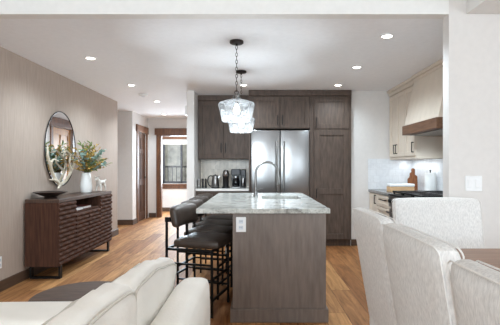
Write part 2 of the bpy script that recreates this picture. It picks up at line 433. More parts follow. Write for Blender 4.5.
wbar('window_2', [(2.87, 2.95, -4.58, -4.52, .4, 2.3), (1.8, 1.88, -4.58, -4.52, .4, 2.3), (3.92, 4.0, -4.58, -4.52, .4, 2.3)])
wbar('window_3', [(4.62, 4.68, .16, .24, .4, 2.3), (4.62, 4.68, -1.3, -1.22, .4, 2.3), (4.62, 4.68, 1.62, 1.7, .4, 2.3)])

# baseboards
def bb(name, x0, x1, y0, y1, h=.1): return struct(name, B().box(x0, x1, y0, y1, 0, h, .004), 'dark_trim')
bb('baseboard_left', LX, LX + .016, -4.5, 7.35, .11)
bb('baseboard_left_end', LX - .12, LX + .016, 7.35, 7.366, .11)
bb('baseboard_recess', -3.6, -2.634, 8.564, 8.58, .11)
bb('baseboard_hall', -2.65, -2.634, 8.58, 8.86, .11)
bb('baseboard_hall_end', -2.634, -2.46, 9.834, 9.85, .11)
bb('baseboard_room', -3.1, -.9, 11.184, 11.2, .11)
bb('baseboard_pantry', 1.50, 1.79, 6.304, 6.32, .1)
bb('baseboard_dining', 1.53, 4.6, 3.124, 3.14, .1)

# hall doors, casings and far window (structure)
cas = struct('trim_hall_end', B().box(-2.45, -2.36, 9.825, 9.85, 0, 2.03, .003).box(-2.49, -1.1, 9.815, 9.85, 2.03, 2.19, .003).box(-2.36, -2.335, 9.85, 9.97, 0, 2.03).box(-2.36, -1.2, 9.85, 9.97, 2.005, 2.03), 'alder')
cas = struct('trim_hall_door', B().box(-2.65, -2.625, 8.86, 8.95, 0, 2.03, .003).box(-2.65, -2.625, 9.62, 9.71, 0, 2.03, .003).box(-2.65, -2.615, 8.82, 9.75, 2.03, 2.19, .003), 'alder')
f = FXP(-2.69)
dr = struct('door_1', B().box(8.96, 9.61, 0, .02, .01, 2.02, f=f), 'alder_door')
pb = B()
for (u0, u1) in ((8.96, 9.05), (9.255, 9.315), (9.52, 9.61)): pb.box(u0, u1, .02, .032, .01, 2.02, .003, f=f)
for (v0, v1) in ((.01, .2), (.82, .96), (1.55, 1.65), (1.9, 2.02)): pb.box(8.96, 9.61, .02, .0315, v0, v1, .003, f=f)
pb.build('panel_frame', 'alder_door', dr, False)
hb = B().lathe([(0, 0), (.028, 0), (.028, .008), (.012, .012), (.012, .03), (0, .03)], n=16).map(lambda p: (-2.658 + p.z, 9.55 + p.x, 1.0 + p.y))
hb.bar((-2.632, 9.55, 1.0), (-2.632, 9.44, 1.0), .014)
hb.build('door_handle', 'black_metal', dr)
# warm wooden door in the hall's right wall (seen in the mirror)
struct('trim_wing_door', B().box(-1.115, -1.09, 7.71, 7.80, 0, 2.04, .003).box(-1.115, -1.09, 8.62, 8.71, 0, 2.04, .003).box(-1.125, -1.09, 7.66, 8.76, 2.04, 2.22, .003), 'alder')
f = FX(-1.04)
dr = struct('door_2', B().box(7.81, 8.61, 0, .02, .01, 2.03, f=f), 'gold_wood')
pb = B()
for (u0, u1) in ((7.81, 7.92), (8.17, 8.25), (8.50, 8.61)): pb.box(u0, u1, .02, .032, .01, 2.03, .003, f=f)
for (v0, v1) in ((.01, .22), (.9, 1.03), (1.9, 2.03)): pb.box(7.81, 8.61, .02, .0315, v0, v1, .003, f=f)
pb.build('panel_frame', 'gold_wood', dr, False)
# far window
wf = struct('window_4', B().box(wx0 - .09, wx0, 11.17, 11.2, wz0 - .02, wz1, .003).box(wx1, wx1 + .09, 11.17, 11.2, wz0 - .02, wz1, .003).box(wx0 - .13, wx1 + .13, 11.16, 11.2, wz1, wz1 + .14, .003).box(wx0 - .13, wx1 + .13, 11.13, 11.22, wz0 - .05, wz0 - .01, .003).box(wx0 - .1, wx1 + .1, 11.17, 11.2, wz0 - .15, wz0 - .05, .003), 'alder')
B().box(wx0, wx0 + .06, 11.22, 11.28, wz0, wz1).box(wx1 - .06, wx1, 11.22, 11.28, wz0, wz1).box(wx0, wx1, 11.22, 11.28, wz0, wz0 + .06).box(wx0, wx1, 11.22, 11.28, wz1 - .06, wz1).box(wx0 + .5, wx0 + .55, 11.22, 11.28, wz0, wz1).build('window_frame', 'slot', wf, False)
B().box(wx0 + .06, wx1 - .06, 11.25, 11.256, wz0 + .06, wz1 - .06).build('window_pane', 'clear_glass', wf, False)
bl = B()
for i in range(3): bl.box(wx0 + .01, wx1 - .01, 11.205, 11.218, wz1 - .15 + i * .05, wz1 - .105 + i * .05, .006)
one('roller_blind', bl, 'shade', 'white folded blind at the top of the hall room window', 'blind')
# outside the far window
sbox('trim_deck', -5, 1.5, 11.4, 16, -.15, 0, 'ground')
dk = thing('deck_railing', 'dark deck railing outside the hall room window', 'railing', (-2, 13.2, 0))
B().box(-4.5, 1, 13.16, 13.24, 1.22, 1.28).box(-4.5, 1, 13.18, 13.22, .62, .67).build('rail', 'rail_paint', dk, False)
for x in (-4.4, -3.05, -1.5, .9): B().box(x - .05, x + .05, 13.15, 13.25, 0, 1.22).build('post', 'rail_paint', dk, False)
for i in range(9):
    x = -2.9 + i * .14
    B().box(x - .012, x + .012, 13.19, 13.21, .67, 1.22).build('baluster', 'rail_paint', dk, False)
sbox('wall_outside', -6, 2, 15.5, 15.6, 0, 4.5, 'evergreen')

# ---------------------------------------------------------------- ceiling lights
PN = ['nearest the wallpapered wall over the console', 'over the hall entrance before the smoke detector', 'at the hall mouth beyond the smoke detector', 'deep in the hall before the window room', 'near the dining wall, largest of its row', 'second from the dining wall, before the range hood', 'third in the row, before the pantry cabinet', 'behind the glass pendants before the cabinets']
pos = [(-1.82, 4.4), (-1.82, 5.85), (-1.81, 7.3), (-2.09, 9.1), (1.2, 3.66), (1.21, 4.8), (1.2, 5.85), (-.185, 5.85)]
PW = [52, 52, 58, 55, 60, 44, 30, 32]
proto = None
for (x, y), nm, pw in zip(pos, PN, PW):
    if proto is None:
        t = proto = thing('recessed_light', '', 'ceiling light', (x, y, KC))
        B().lathe([(.062, -.001), (.064, -.006), (.048, -.008), (.044, -.002), (.062, -.001)], (x, y, KC)).build('trim_ring', 'plastic_white', t)
        B().lathe([(0, -.001), (.045, -.001), (.045, -.004), (0, -.005)], (x, y, KC)).build('diffuser', 'lamp_on', t)
    else:
        t = copy_tree(proto); t.location = (x, y, KC)
    tag(t, 'lit round recessed ceiling light ' + nm, 'ceiling light', 'recessed lights in the kitchen and hall ceiling')
    spot((x, y, KC - .02), pw)
t = thing('smoke_detector', 'white round smoke detector on the ceiling between recessed lights', 'smoke detector', (-1.86, 6.6, KC))
B().lathe([(0, -.001), (.07, -.001), (.07, -.02), (.055, -.035), (0, -.038)], (-1.86, 6.6, KC)).build('housing', 'plastic_white', t)
B().lathe([(.03, -.0375), (.03, -.042), (0, -.042)], (-1.86, 6.6, KC)).build('sensor_cap', 'outlet_face', t)

# ---------------------------------------------------------------- left wall console and its things
CX0, CX1, CY0, CY1, CZ0, CZ1 = LX + .018, -2.165, 4.37, 5.97, .147, .885
con = thing('console_cabinet', 'dark walnut console cabinet with wavy carved front against wallpapered wall', 'console cabinet', ((CX0 + CX1) / 2, (CY0 + CY1) / 2, 0))
B().box(CX0, CX1 + .012, CY0, CY1, CZ1 - .04, CZ1, .004).build('top', 'walnut_top', con, False)
NY0, NY1, NZ0, NZ1 = 4.80, 5.54, .71, CZ1 - .04
b = B().box(CX0, CX1, CY0, CY0 + .03, CZ0, CZ1 - .04, .002).box(CX0, CX1, CY1 - .03, CY1, CZ0, CZ1 - .04, .002)
b.box(CX0, CX1, CY0 + .03, CY1 - .03, CZ0, CZ0 + .03).box(CX0, CX0 + .015, CY0 + .03, CY1 - .03, CZ0 + .03, CZ1 - .04)
b.box(CX0 + .015, CX1 - .01, NY0 - .02, NY0, CZ0 + .03, NZ1).box(CX0 + .015, CX1 - .01, NY1, NY1 + .02, CZ0 + .03, NZ1).box(CX0 + .015, CX1, NY0, NY1, NZ0 - .025, NZ0)
b.build('body', 'walnut', con, False)
def carved(y0, y1, z0, z1, ph):
    g = B(); bm = g.bm; rows = max(2, round((z1 - z0) / .05)); nv = rows * 5; nu = max(8, int((y1 - y0) / .014)); V = []
    for i in range(nv + 1):
        row = []; z = z0 + (z1 - z0) * i / nv; k = i // 5; fr = (i % 5) / 5
        for j in range(nu + 1):
            y = y0 + (y1 - y0) * j / nu
            wv = .5 + .5 * cos(2 * pi * (y - y0) / .19 + pi * (k % 2) + ph)
            d = .004 + (.010 + .010 * wv) * (sin(pi * fr) if fr else 0)
            row.append(bm.verts.new((CX1 + d, y, z)))
        V.append(row)
    for i in range(nv):
        for j in range(nu): bm.faces.new([V[i][j], V[i][j + 1], V[i + 1][j + 1], V[i + 1][j]])
    bk = [bm.verts.new((CX1 - .012, y, z)) for y, z in ((y0, z0), (y1, z0), (y1, z1), (y0, z1))]
    bm.faces.new(bk)
    bm.faces.new([bk[0]] + [V[i][0] for i in range(nv + 1)] + [bk[3]]); bm.faces.new([bk[1]] + [V[i][nu] for i in range(nv + 1)] + [bk[2]])
    bm.faces.new([bk[0]] + V[0] + [bk[1]]); bm.faces.new([bk[3]] + V[nv] + [bk[2]])
    return g
carved(CY0 + .004, NY0 - .006, CZ0, NZ1 - .003, 0).build('door', 'walnut', con, True, 60)
carved(NY1 + .006, CY1 - .002, CZ0, NZ1 - .003, 1.3).build('door', 'walnut', con, True, 60)
carved(NY0 - .003, (NY0 + NY1) / 2 - .002, CZ0, NZ0 - .03, .8).build('door', 'walnut', con, True, 60)
carved((NY0 + NY1) / 2 + .002, NY1 + .003, CZ0, NZ0 - .03, 2.1).build('door', 'walnut', con, True, 60)
for y in (CY0 + .06, CY1 - .10):
    B().box(CX0 + .02, CX1 - .005, y, y + .05, .0, .02).box(CX0 + .02, CX1 - .005, y, y + .05, CZ0 - .02, CZ0).box(CX0 + .02, CX0 + .04, y, y + .05, .02, CZ0 - .02).box(CX1 - .025, CX1 - .005, y, y + .05, .02, CZ0 - .02).build('sled_leg', 'black_metal', con, False)
def book(x0, x1, y0, y1, z, h, cov, label):
    t = thing('book', label, 'book', ((x0 + x1) / 2, (y0 + y1) / 2, z), 'books in the console niche')
    B().box(x0, x1, y0, y1, z, z + .003).box(x0, x1, y0, y1, z + h - .003, z + h).box(x0, x0 + .004, y0, y1, z + .003, z + h - .003).build('cover', cov, t, False)
    B().box(x0 + .004, x1 - .004, y0 + .004, y1 - .004, z + .003, z + h - .003).build('pages', 'paper', t, False)
book(-2.34, -2.18, 4.83, 5.05, NZ0, .028, 'white_cover', 'white book lying flat in the console niche')
book(-2.36, -2.19, 5.08, 5.32, NZ0, .03, 'red_cover', 'dark red book lying flat in the console niche')
# bowl
b = B().lathe([(0, 0), (.07, 0), (.072, .006), (.055, .014), (.10, .034), (.178, .066), (.182, .072), (.174, .073), (.1, .044), (.03, .034), (0, .033)], (-2.35, 4.575, CZ1), 40)
one('bowl', b, 'dark_bowl', 'wide shallow dark bowl on the near end of the console', 'bowl')
# vase
VX, VY = -2.335, 5.50
prof = [(0, 0), (.052, 0), (.066, .012), (.074, .06), (.077, .10), (.066, .19), (.053, .262), (.05, .275), (.042, .277), (.042, .26), (.05, .2), (0, .19)]
b = B().lathe(prof, (VX, VY, CZ1), 36)
for v in b.bm.verts:
    d = Vector((v.co.x - VX, v.co.y - VY)); a = math.atan2(d.y, d.x)
    k = 1 + .02 * cos(18 * a); v.co.x = VX + d.x * k; v.co.y = VY + d.y * k
one('vase', b, 'ceramic', 'white ribbed ceramic vase holding the leafy arrangement', 'vase')
# bouquet
bq = thing('foliage_arrangement', 'eucalyptus and golden foliage arrangement standing in the white vase', 'bouquet', (VX, VY, CZ1 + .2))
st, sg, gr, gd = B(), B(), B(), B()
rnd = random.Random(3)
top = Vector((VX, VY, CZ1 + .255))
def ray_stem(i, n):
    a = rnd.uniform(0, 2 * pi); sp = rnd.uniform(.03, 1) ** .7
    dx = cos(a) * .22 * sp + .03; dy = sin(a) * .52 * sp + .03
    if VX + dx < LX + .06: dx = LX + .06 - VX
    h = rnd.uniform(.04, .44) * (1.1 - .45 * sp) + .04
    e = top + Vector((dx, dy, h)); mid = top + Vector((dx * .35, dy * .35, h * .75))
    return [Vector((VX + rnd.uniform(-.015, .015), VY + rnd.uniform(-.015, .015), CZ1 + .21)), top + Vector((dx * .06, dy * .06, .01)), mid, e]
def bez(P, t):
    a = P[1].lerp(P[2], t); b2 = P[2].lerp(P[3], t); return a.lerp(b2, t)
for i in range(76):
    P = ray_stem(i, 76); pts = [P[0]] + [bez(P, k / 6) for k in range(7)]
    st.tube(pts, [.0028 - .0002 * k for k in range(8)], 5)
    kind = (0, 2, 1, 2, 3)[i % 5]
    for k in range(2, 11):
        t = k / 10; p = bez(P, t); dr = (bez(P, min(1, t + .05)) - bez(P, t - .05)).normalized()
        for sd in (-1, 1):
            side = Vector((rnd.uniform(-1, 1), rnd.uniform(-1, 1), rnd.uniform(-.4, .8))).normalized()
            d = (dr * .6 + side).normalized(); nn = Vector((rnd.uniform(-1, 1), rnd.uniform(-1, 1), 1))
            if kind == 0: sg.leaf(p, d, nn, rnd.uniform(.045, .07), rnd.uniform(.035, .05), 4)
            elif kind == 1: gr.leaf(p, d, nn, rnd.uniform(.05, .085), rnd.uniform(.016, .026), 4)
            elif t > .35: gd.leaf(p, d, nn, rnd.uniform(.026, .05), rnd.uniform(.018, .03), 3)
for g in (st, sg, gr, gd):
    for v in g.bm.verts: v.co.x = max(v.co.x, LX + .03)
st.build('stems', 'stem', bq); sg.build('eucalyptus_leaves', 'sage', bq); gr.build('green_leaves', 'green', bq); gd.build('golden_leaves', 'gold_leaf', bq)

def skin(name, chains, m, parent=None, sub=2, root=0):
    """one smooth body grown from chains of (point, radius); chains share their first point with an earlier one"""
    verts, edges, rad, idx = [], [], [], {}
    def vid(p, r):
        k = tuple(round(x, 4) for x in p)
        if k not in idx: idx[k] = len(verts); verts.append(Vector(p)); rad.append(r)
        return idx[k]
    for ch in chains:
        ids = [vid(p, r) for p, r in ch]
        edges += [e for e in zip(ids, ids[1:])]
    off = Vector((0, 0, 0)); q = parent
    while q is not None: off += q.location; q = q.parent
    me = bpy.data.meshes.new(name); me.from_pydata([v - off for v in verts], edges, []); me.update()
    o = bpy.data.objects.new(name, me); C.objects.link(o)
    mo = o.modifiers.new('skin', 'SKIN'); mo.use_smooth_shade = True
    for i, sv in enumerate(me.skin_vertices[0].data): sv.radius = (rad[i], rad[i]); sv.use_root = (i == root)
    s2 = o.modifiers.new('sub', 'SUBSURF'); s2.levels = sub; s2.render_levels = sub
    me.materials.append(M[m])
    if parent is not None: o.parent = parent
    return o
# figurine: small white bull-like animal
FXC, FYC, z0 = -2.25, 5.80, CZ1
def P(y, z, x=0): return (FXC + x * 1.3, FYC + y * 1.35, z0 + z * 1.12)
spine = [(P(-.055, .115), .036), (P(0, .12), .034), (P(.055, .118), .032)]
ch = [spine, [spine[0], (P(-.085, .15), .026), (P(-.11, .165), .024), (P(-.14, .148), .016)]]
for sx in (-1, 1):
    ch.append([spine[0], (P(-.06, .07, sx * .022), .016), (P(-.062, .03, sx * .024), .011), (P(-.066, .008, sx * .025), .011)])
    ch.append([spine[2], (P(.06, .07, sx * .022), .017), (P(.068, .035, sx * .024), .011), (P(.062, .008, sx * .025), .011)])
    ch.append([(P(-.11, .165), .024), (P(-.105, .19, sx * .02), .006), (P(-.112, .205, sx * .03), .003)])
ch.append([spine[2], (P(.09, .135), .012), (P(.125, .142), .011), (P(.15, .152), .01)])
fg = skin('animal_figurine', ch, 'white_stone', None, 2)
tag(fg, 'small white animal figurine with raised tail beside the white vase', 'figurine')

# mirror
MX = LX + .004
mc_y, mc_z, ma, mb = 5.20, 1.475, .40, .475
mir = thing('wall_mirror', 'oval mirror in a thin dark frame hanging above the console', 'mirror', (LX, mc_y, mc_z))
def oval(t, k=1.0):
    return (mc_y + ma * k * cos(t), mc_z + mb * k * sin(t))
b = B(); n = 64
r1 = [b.bm.verts.new((LX + .014,) + oval(2 * pi * i / n)) for i in range(n)]; r0 = [b.bm.verts.new((LX + .002,) + oval(2 * pi * i / n)) for i in range(n)]
b.bm.faces.new(r1); b.bm.faces.new(r0)
for i in range(n): b.bm.faces.new([r0[i], r0[(i + 1) % n], r1[(i + 1) % n], r1[i]])
b.build('mirror_glass', 'mirror', mir, True, 30)
B().tube([(LX + .014,) + oval(2 * pi * i / n, 1.01) for i in range(n)], .0065, 8, True).build('frame', 'black_metal', mir)

# antlers in front of the mirror's lower edge
def A(px, py, out=.05, r=.014):
    X = LX + out; Y = F * X / (px - 256); return ((X, Y, H - (py - 167) * Y / F), r * 1.25)
root_ = A(60, 185, .045, .018)
ch = [[root_, A(55.6, 180, .05, .016), A(52.3, 172.5, .06, .016), A(50.0, 164, .07, .015), A(47.6, 155, .07, .012), A(47.6, 146, .06, .006)],
      [root_, A(66, 180.5, .05, .016), A(71.5, 171.5, .06, .015), A(74.2, 163, .07, .014), A(72.5, 156.5, .08, .012), A(67, 151, .08, .009), A(61, 152.5, .08, .005)],
      [A(55.6, 180, .05, .016), A(49.5, 179.7, .09, .006)],
      [A(50.0, 164, .07, .015), A(53.5, 159, .1, .009), A(59.5, 161.5, .12, .004)],
      [A(71.5, 171.5, .06, .015), A(69.5, 163, .1, .009), A(70.5, 155, .11, .005)],
      [A(72.5, 156.5, .08, .012), A(78, 151.5, .1, .009), A(83, 153.5, .12, .008), A(84.5, 159, .12, .004)],
      [root_, A(58, 188.5, .08, .008)]]
an = skin('antler', ch, 'bone', None, 2)
tag(an, 'pale bone antler hung across the lower edge of the oval mirror', 'antler')

# wall outlet low on the left wall
def outlet(name, label, f, u, v, m='plastic_white'):
    t = thing(name, label, 'outlet', f(u, 0, v))
    B().box(u - .04, u + .04, 0, .006, v - .06, v + .06, .003, f=f).build('cover_plate', m, t, False)
    for dv in (-.024, .024):
        o = B().box(u - .018, u + .018, .006, .008, v + dv - .015, v + dv + .015, .0015, f=f).build('receptacle', 'outlet_face', t, False)
        B().box(u - .009, u - .006, .008, .0086, v + dv - .002, v + dv + .008, f=f).box(u + .006, u + .009, .008, .0086, v + dv - .002, v + dv + .008, f=f).build('slots', 'slot', o, False)
    return t
outlet('wall_outlet', 'white wall outlet low on the wallpapered wall', FXP(LX + .0005), 3.96, .29)

# ---------------------------------------------------------------- back run: niche cabinets, fridge, pantry
YF = 6.24
nb = thing('base_cabinet', 'dark wood base cabinet under the coffee counter', 'cabinet', (-.54, 6.7, 0))
B().box(-.972, -.115, 6.46, 7.035, .1, .85).box(-.972, -.115, 6.52, 7.035, 0, .1).build('body', 'cab_dark', nb, False)
for u0, u1, hu in ((-.965, -.548, -.58), (-.54, -.122, -.51)):
    d = shaker('door', u0, u1, .11, .84, FY(6.46), 'cab_dark', nb); pull(hu, .75, .14, FY(6.46), d)
one('countertop', B().box(-.972, -.115, 6.42, 7.035, .852, .890, .004), 'quartz', 'white quartz countertop carrying the coffee machines', 'countertop')
sbox('wall_niche_tile', -.972, -.115, 7.025, 7.04, .891, 1.37, 'niche_tile')
ub = thing('upper_cabinet', 'dark wood upper cabinet above the coffee counter', 'cabinet', (-.54, 6.85, 1.37))
B().box(-.972, -.117, 6.70, 7.02, 1.372, KC - .09).build('body', 'cab_dark', ub, False)
B().box(-.972, -.117, 6.675, 7.02, KC - .09, KC - .002, .004).build('crown', 'cab_dark', ub, False)
for u0, u1, hu in ((-.965, -.545, -.58), (-.538, -.122, -.505)):
    d = shaker('door', u0, u1, 1.38, KC - .1, FY(6.70), 'cab_dark', ub, .07); pull(hu, 1.56, .16, FY(6.70), d)
# tall surround around the fridge
fs = thing('fridge_surround', 'dark wood cabinet surround over the steel refrigerator', 'cabinet', (.36, 6.6, 0))
B().box(-.113, -.088, YF, 7.035, 0, KC - .09).build('side_panel', 'cab_dark', fs, False)
B().box(.838, .862, YF, 7.035, 0, KC - .09).build('side_panel', 'cab_dark', fs, False)
B().box(-.088, .838, YF + .02, 7.035, 1.84, KC - .09).build('body', 'cab_dark', fs, False)
B().box(-.113, .862, YF - .025, 7.035, KC - .09, KC - .002, .004).build('crown', 'cab_dark', fs, False)
for u0, u1, hu in ((-.084, .372, .335), (.378, .834, .412)):
    d = shaker('door', u0, u1, 1.85, KC - .1, FY(YF + .02), 'cab_dark', fs, .07); pull(hu, 1.97, .15, FY(YF + .02), d)
# pantry
pa = thing('pantry_cabinet', 'tall dark wood pantry cabinet between refrigerator and pale wall', 'cabinet', (1.17, 6.6, 0))
B().box(.864, 1.487, YF, 7.035, .1, KC - .09).box(.864, 1.487, YF + .06, 7.035, 0, .1).build('body', 'cab_dark', pa, False)
B().box(.862, 1.487, YF - .025, 7.035, KC - .09, KC - .002, .004).build('crown', 'cab_dark', pa, False)
d = shaker('door', .905, 1.445, 1.835, KC - .11, FY(YF), 'cab_dark', pa, .075); pull(.94, 1.93, .15, FY(YF), d)
d = shaker('door', .905, 1.445, .115, 1.82, FY(YF), 'cab_dark', pa, .085, cross=.86); pull(.94, .83, .15, FY(YF), d)
# refrigerator
rf = thing('refrigerator', 'stainless steel french door refrigerator in dark cabinet surround', 'refrigerator', (.378, 6.6, 0))
B().box(-.08, .832, YF + .03, 7.0, .02, 1.80).build('body', 'black_metal', rf, False)
for (u0, u1, hu) in ((-.08, .373, .325), (.379, .832, .427)):
    d = B().box(u0, u1, 0, .055, .74, 1.815, .012, 3, f=FY(YF + .03)).build('door', 'steel', rf)
    hb = B().tube([(hu, YF - .075, .83), (hu, YF - .075, 1.64)], .016, 12)
    for z in (.87, 1.60): hb.tube([(hu, YF - .026, z), (hu, YF - .075, z)], .011, 8)
    hb.build('handle', 'nickel', d)
d = B().box(-.08, .832, 0, .055, .08, .73, .012, 3, f=FY(YF + .03)).build('freezer_drawer', 'steel', rf)
hb = B().tube([(.0, YF - .075, .65), (.75, YF - .075, .65)], .014, 12)
for x in (.05, .70): hb.tube([(x, YF - .026, .65), (x, YF - .075, .65)], .01, 8)
hb.build('handle', 'nickel', d)
B().box(-.078, .83, YF + .01, YF + .03, .02, .075).build('toe_grille', 'black_plastic', rf, False)

# things on the coffee counter
zc = .8905
def on(px, Y): return (px - 256) * Y / F
cm = thing('coffee_maker', 'black and steel drip coffee maker beside the refrigerator panel', 'coffee maker', (-.27, 6.68, zc))
x0, x1 = on(231.2, 6.6), on(245.8, 6.6)
xm = x0 + (x1 - x0) * .62
B().box(x0, x1, 6.56, 6.80, zc, zc + .03, .006).box(x0, x1, 6.70, 6.80, zc + .03, zc + .31, .006).box(x0, xm, 6.56, 6.72, zc + .215, zc + .315, .01).box(xm + .006, x1, 6.58, 6.72, zc + .20, zc + .305, .01).box(xm + .0, xm + .006, 6.60, 6.72, zc + .03, zc + .3).build('housing', 'black_plastic', cm)
B().box(x0 + .015, xm - .015, 6.554, 6.56, zc + .235, zc + .30, .002).build('control_panel', 'slot', cm)
B().box(x0 + .008, xm - .01, 6.553, 6.56, zc + .006, zc + .022, .002).build('base_trim', 'nickel', cm)
B().box(xm + .02, x1 - .02, 6.574, 6.58, zc + .215, zc + .29, .002).build('control_panel', 'slot', cm)
xc = (x0 + xm) / 2
ca = B().lathe([(0, .032), (.052, .032), (.06, .06), (.058, .13), (.044, .165), (.044, .18), (0, .182)], (xc, 6.63, zc), 24).build('carafe', 'dark_glass', cm)
B().lathe([(.0445, .166), (.047, .168), (.047, .198), (0, .2)], (xc, 6.63, zc), 20).build('lid', 'steel', ca)
mg = B().lathe([(0, .032), (.028, .032), (.033, .06), (.034, .15), (.03, .168), (0, .168)], ((xm + x1) / 2, 6.63, zc), 20).build('travel_mug', 'steel', cm)
gx = on(225.8, 6.62)
cg = thing('coffee_grinder', 'tall black coffee grinder with shiny dome top', 'coffee grinder', (gx, 6.62, zc))
B().lathe([(0, 0), (.066, 0), (.066, .02), (.05, .03), (.05, .19), (.056, .2), (0, .2)], (gx, 6.62, zc), 26).build('body', 'black_plastic', cg)
B().lathe([(.056, .2), (.06, .206), (.06, .24), (.052, .242), (0, .242)], (gx, 6.62, zc), 26).build('steel_band', 'steel', cg)
B().lathe([(.052, .242), (.05, .27), (.036, .295), (.012, .305), (0, .306)], (gx, 6.62, zc), 26).build('dome', 'nickel', cg)
kx = on(215.3, 6.6)
kt = thing('kettle', 'steel electric kettle with black loop handle on the coffee counter', 'kettle', (kx, 6.6, zc))
B().lathe([(0, .018), (.062, .018), (.066, .03), (.06, .12), (.048, .19), (.046, .2), (0, .203)], (kx, 6.6, zc), 28).build('body', 'nickel', kt)
B().lathe([(0, 0), (.07, 0), (.07, .014), (.06, .0175), (0, .0175)], (kx, 6.6, zc), 28).build('base', 'black_plastic', kt)
B().lathe([(.045, .2), (.04, .212), (.012, .216), (.012, .228), (0, .23)], (kx, 6.6, zc), 20).build('lid', 'black_plastic', kt)
B().tube([(kx - .045, 6.6, zc + .20), (kx - .085, 6.6, zc + .205), (kx - .115, 6.6, zc + .18), (kx - .125, 6.6, zc + .12), (kx - .112, 6.6, zc + .06), (kx - .085, 6.6, zc + .035), (kx - .06, 6.6, zc + .035)], .010, 10).build('handle', 'black_plastic', kt)
B().bar((kx + .045, 6.6, zc + .17), (kx + .08, 6.6, zc + .2), .03, .02).build('spout', 'steel', kt)
for px, lab in ((202.8, 'black pepper mill next to the pale wing wall'), (205.7, 'black pepper mill next to the kettle handle')):
    x = on(px, 6.66)
    pm = thing('pepper_mill', lab, 'pepper mill', (x, 6.66, zc), 'pepper mills on the coffee counter')
    B().lathe([(0, 0), (.021, 0), (.021, .02), (.016, .05), (.016, .10), (.019, .115), (0, .116)], (x, 6.66, zc), 18).build('body', 'black_plastic', pm)
    B().lathe([(.018, .118), (.019, .135), (.014, .152), (.005, .158), (0, .16)], (x, 6.66, zc), 18).build('top', 'black_plastic', pm)
jx = on(199, 6.56)
jr = thing('glass_jar', 'clear glass jar at the end of the coffee counter', 'jar', (jx, 6.56, zc))
B().lathe([(0, 0), (.026, 0), (.028, .01), (.028, .12), (.024, .13), (.022, .13), (.025, .118), (.025, .012), (0, .006)], (jx, 6.56, zc), 20).build('body', 'clear_glass', jr)
B().lathe([(.0285, .131), (.0285, .15), (0, .152)], (jx, 6.56, zc), 20).build('lid', 'steel', jr)
# chime on the wing wall
dc = thing('door_chime', 'white box chime high on the hall side of the wing wall', 'chime', (-1.09, 6.45, 2.15))
B().box(-1.128, -1.0905, 6.36, 6.52, 2.07, 2.22, .005).build('case', 'plastic_white', dc)
B().box(-1.131, -1.128, 6.38, 6.50, 2.09, 2.20, .001).build('grille', 'outlet_face', dc)

# ---------------------------------------------------------------- island
IX0, IX1, IY0, IY1 = -.187, .56, 3.2, 5.06
isl = thing('kitchen_island', 'taupe brown wooden kitchen island under granite countertop', 'kitchen island', (.186, 4.13, 0))
B().box(IX0, IX1, IY0, IY0 + .03, 0, .870, .002).box(IX0, IX1, IY1 - .03, IY1, 0, .870).box(IX0, IX0 + .02, IY0 + .03, IY1 - .03, 0, .870).box(IX1 - .02, IX1, IY0 + .03, IY1 - .03, 0, .870).box(IX0 + .02, IX1 - .02, IY0 + .03, IY1 - .03, .05, .07).build('body', 'island_wood', isl, False)
B().box(IX0 - .018, IX1 + .018, IY0 - .018, IY0, 0, .108, .004).box(IX0 - .018, IX0, IY0, IY1, 0, .108, .004).box(IX1, IX1 + .018, IY0, IY1, 0, .108, .004).build('plinth', 'island_wood', isl, False)
# countertop with a sink cut-out
TX0, TX1, TY0, TY1, TZ0, TZ1 = -.474, .587, 3.16, 5.1, .872, .911
sx0, sx1, sy0, sy1 = .06, .47, 4.14, 4.56
ct = thing('island_countertop', 'speckled grey granite slab on top of the island', 'countertop', (.05, 4.13, TZ0))
b = B()
b.box(TX0, TX1, TY0, sy0, TZ0, TZ1, .003).box(TX0, TX1, sy1, TY1, TZ0, TZ1, .003).box(TX0, sx0, sy0 - .004, sy1 + .004, TZ0, TZ1).box(sx1, TX1, sy0 - .004, sy1 + .004, TZ0, TZ1)
b.build('slab', 'granite', ct, False)
b = B().box(sx0, sx1, sy0, sy1, .70, .71).box(sx0, sx0 + .008, sy0, sy1, .71, .869).box(sx1 - .008, sx1, sy0, sy1, .71, .869).box(sx0, sx1, sy0, sy0 + .008, .71, .869).box(sx0, sx1, sy1 - .008, sy1, .71, .869)
sk = thing('sink', 'undermount steel sink set into the island countertop', 'sink', ((sx0 + sx1) / 2, (sy0 + sy1) / 2, .70))
b.build('basin', 'nickel', sk, False)
B().lathe([(0, .0), (.04, .0), (.04, .004), (.03, .003), (0, .002)], ((sx0 + sx1) / 2, (sy0 + sy1) / 2, .7105), 20).build('drain', 'chrome', sk)
fa = thing('faucet', 'tall brushed gooseneck faucet beside the island sink', 'faucet', (0, 4.5, TZ1))
fx, fy, z = -.003, 4.5, TZ1 + .0005
B().lathe([(0, 0), (.028, 0), (.028, .012), (.021, .02), (.021, .09), (0, .09)], (fx, fy, z), 24).build('base', 'nickel', fa)
ra = .128
pts = [(fx, fy, z + .085), (fx, fy, z + .255)] + [(fx + ra - ra * cos(a), fy, z + .255 + ra * sin(a)) for a in [pi * k / 14 for k in range(1, 14)]] + [(fx + 2 * ra + .002, fy, z + .22)]
B().tube(pts, .0135, 14).build('neck', 'nickel', fa)
B().tube([(fx + 2 * ra + .002, fy, z + .226), (fx + 2 * ra + .006, fy, z + .15), (fx + 2 * ra + .007, fy, z + .135)], [.016, .019, .017], 14).build('spray_head', 'nickel', fa)
B().tube([(fx, fy - .02, z + .065), (fx + .03, fy - .04, z + .07), (fx + .075, fy - .045, z + .085)], [.007, .006, .005], 8).build('lever', 'nickel', fa)
outlet('island_outlet', 'white outlet plate on the front face of the island', FY(IY0 - .0005), (241 - 256) / 125, H - (224.5 - 167) / 125)

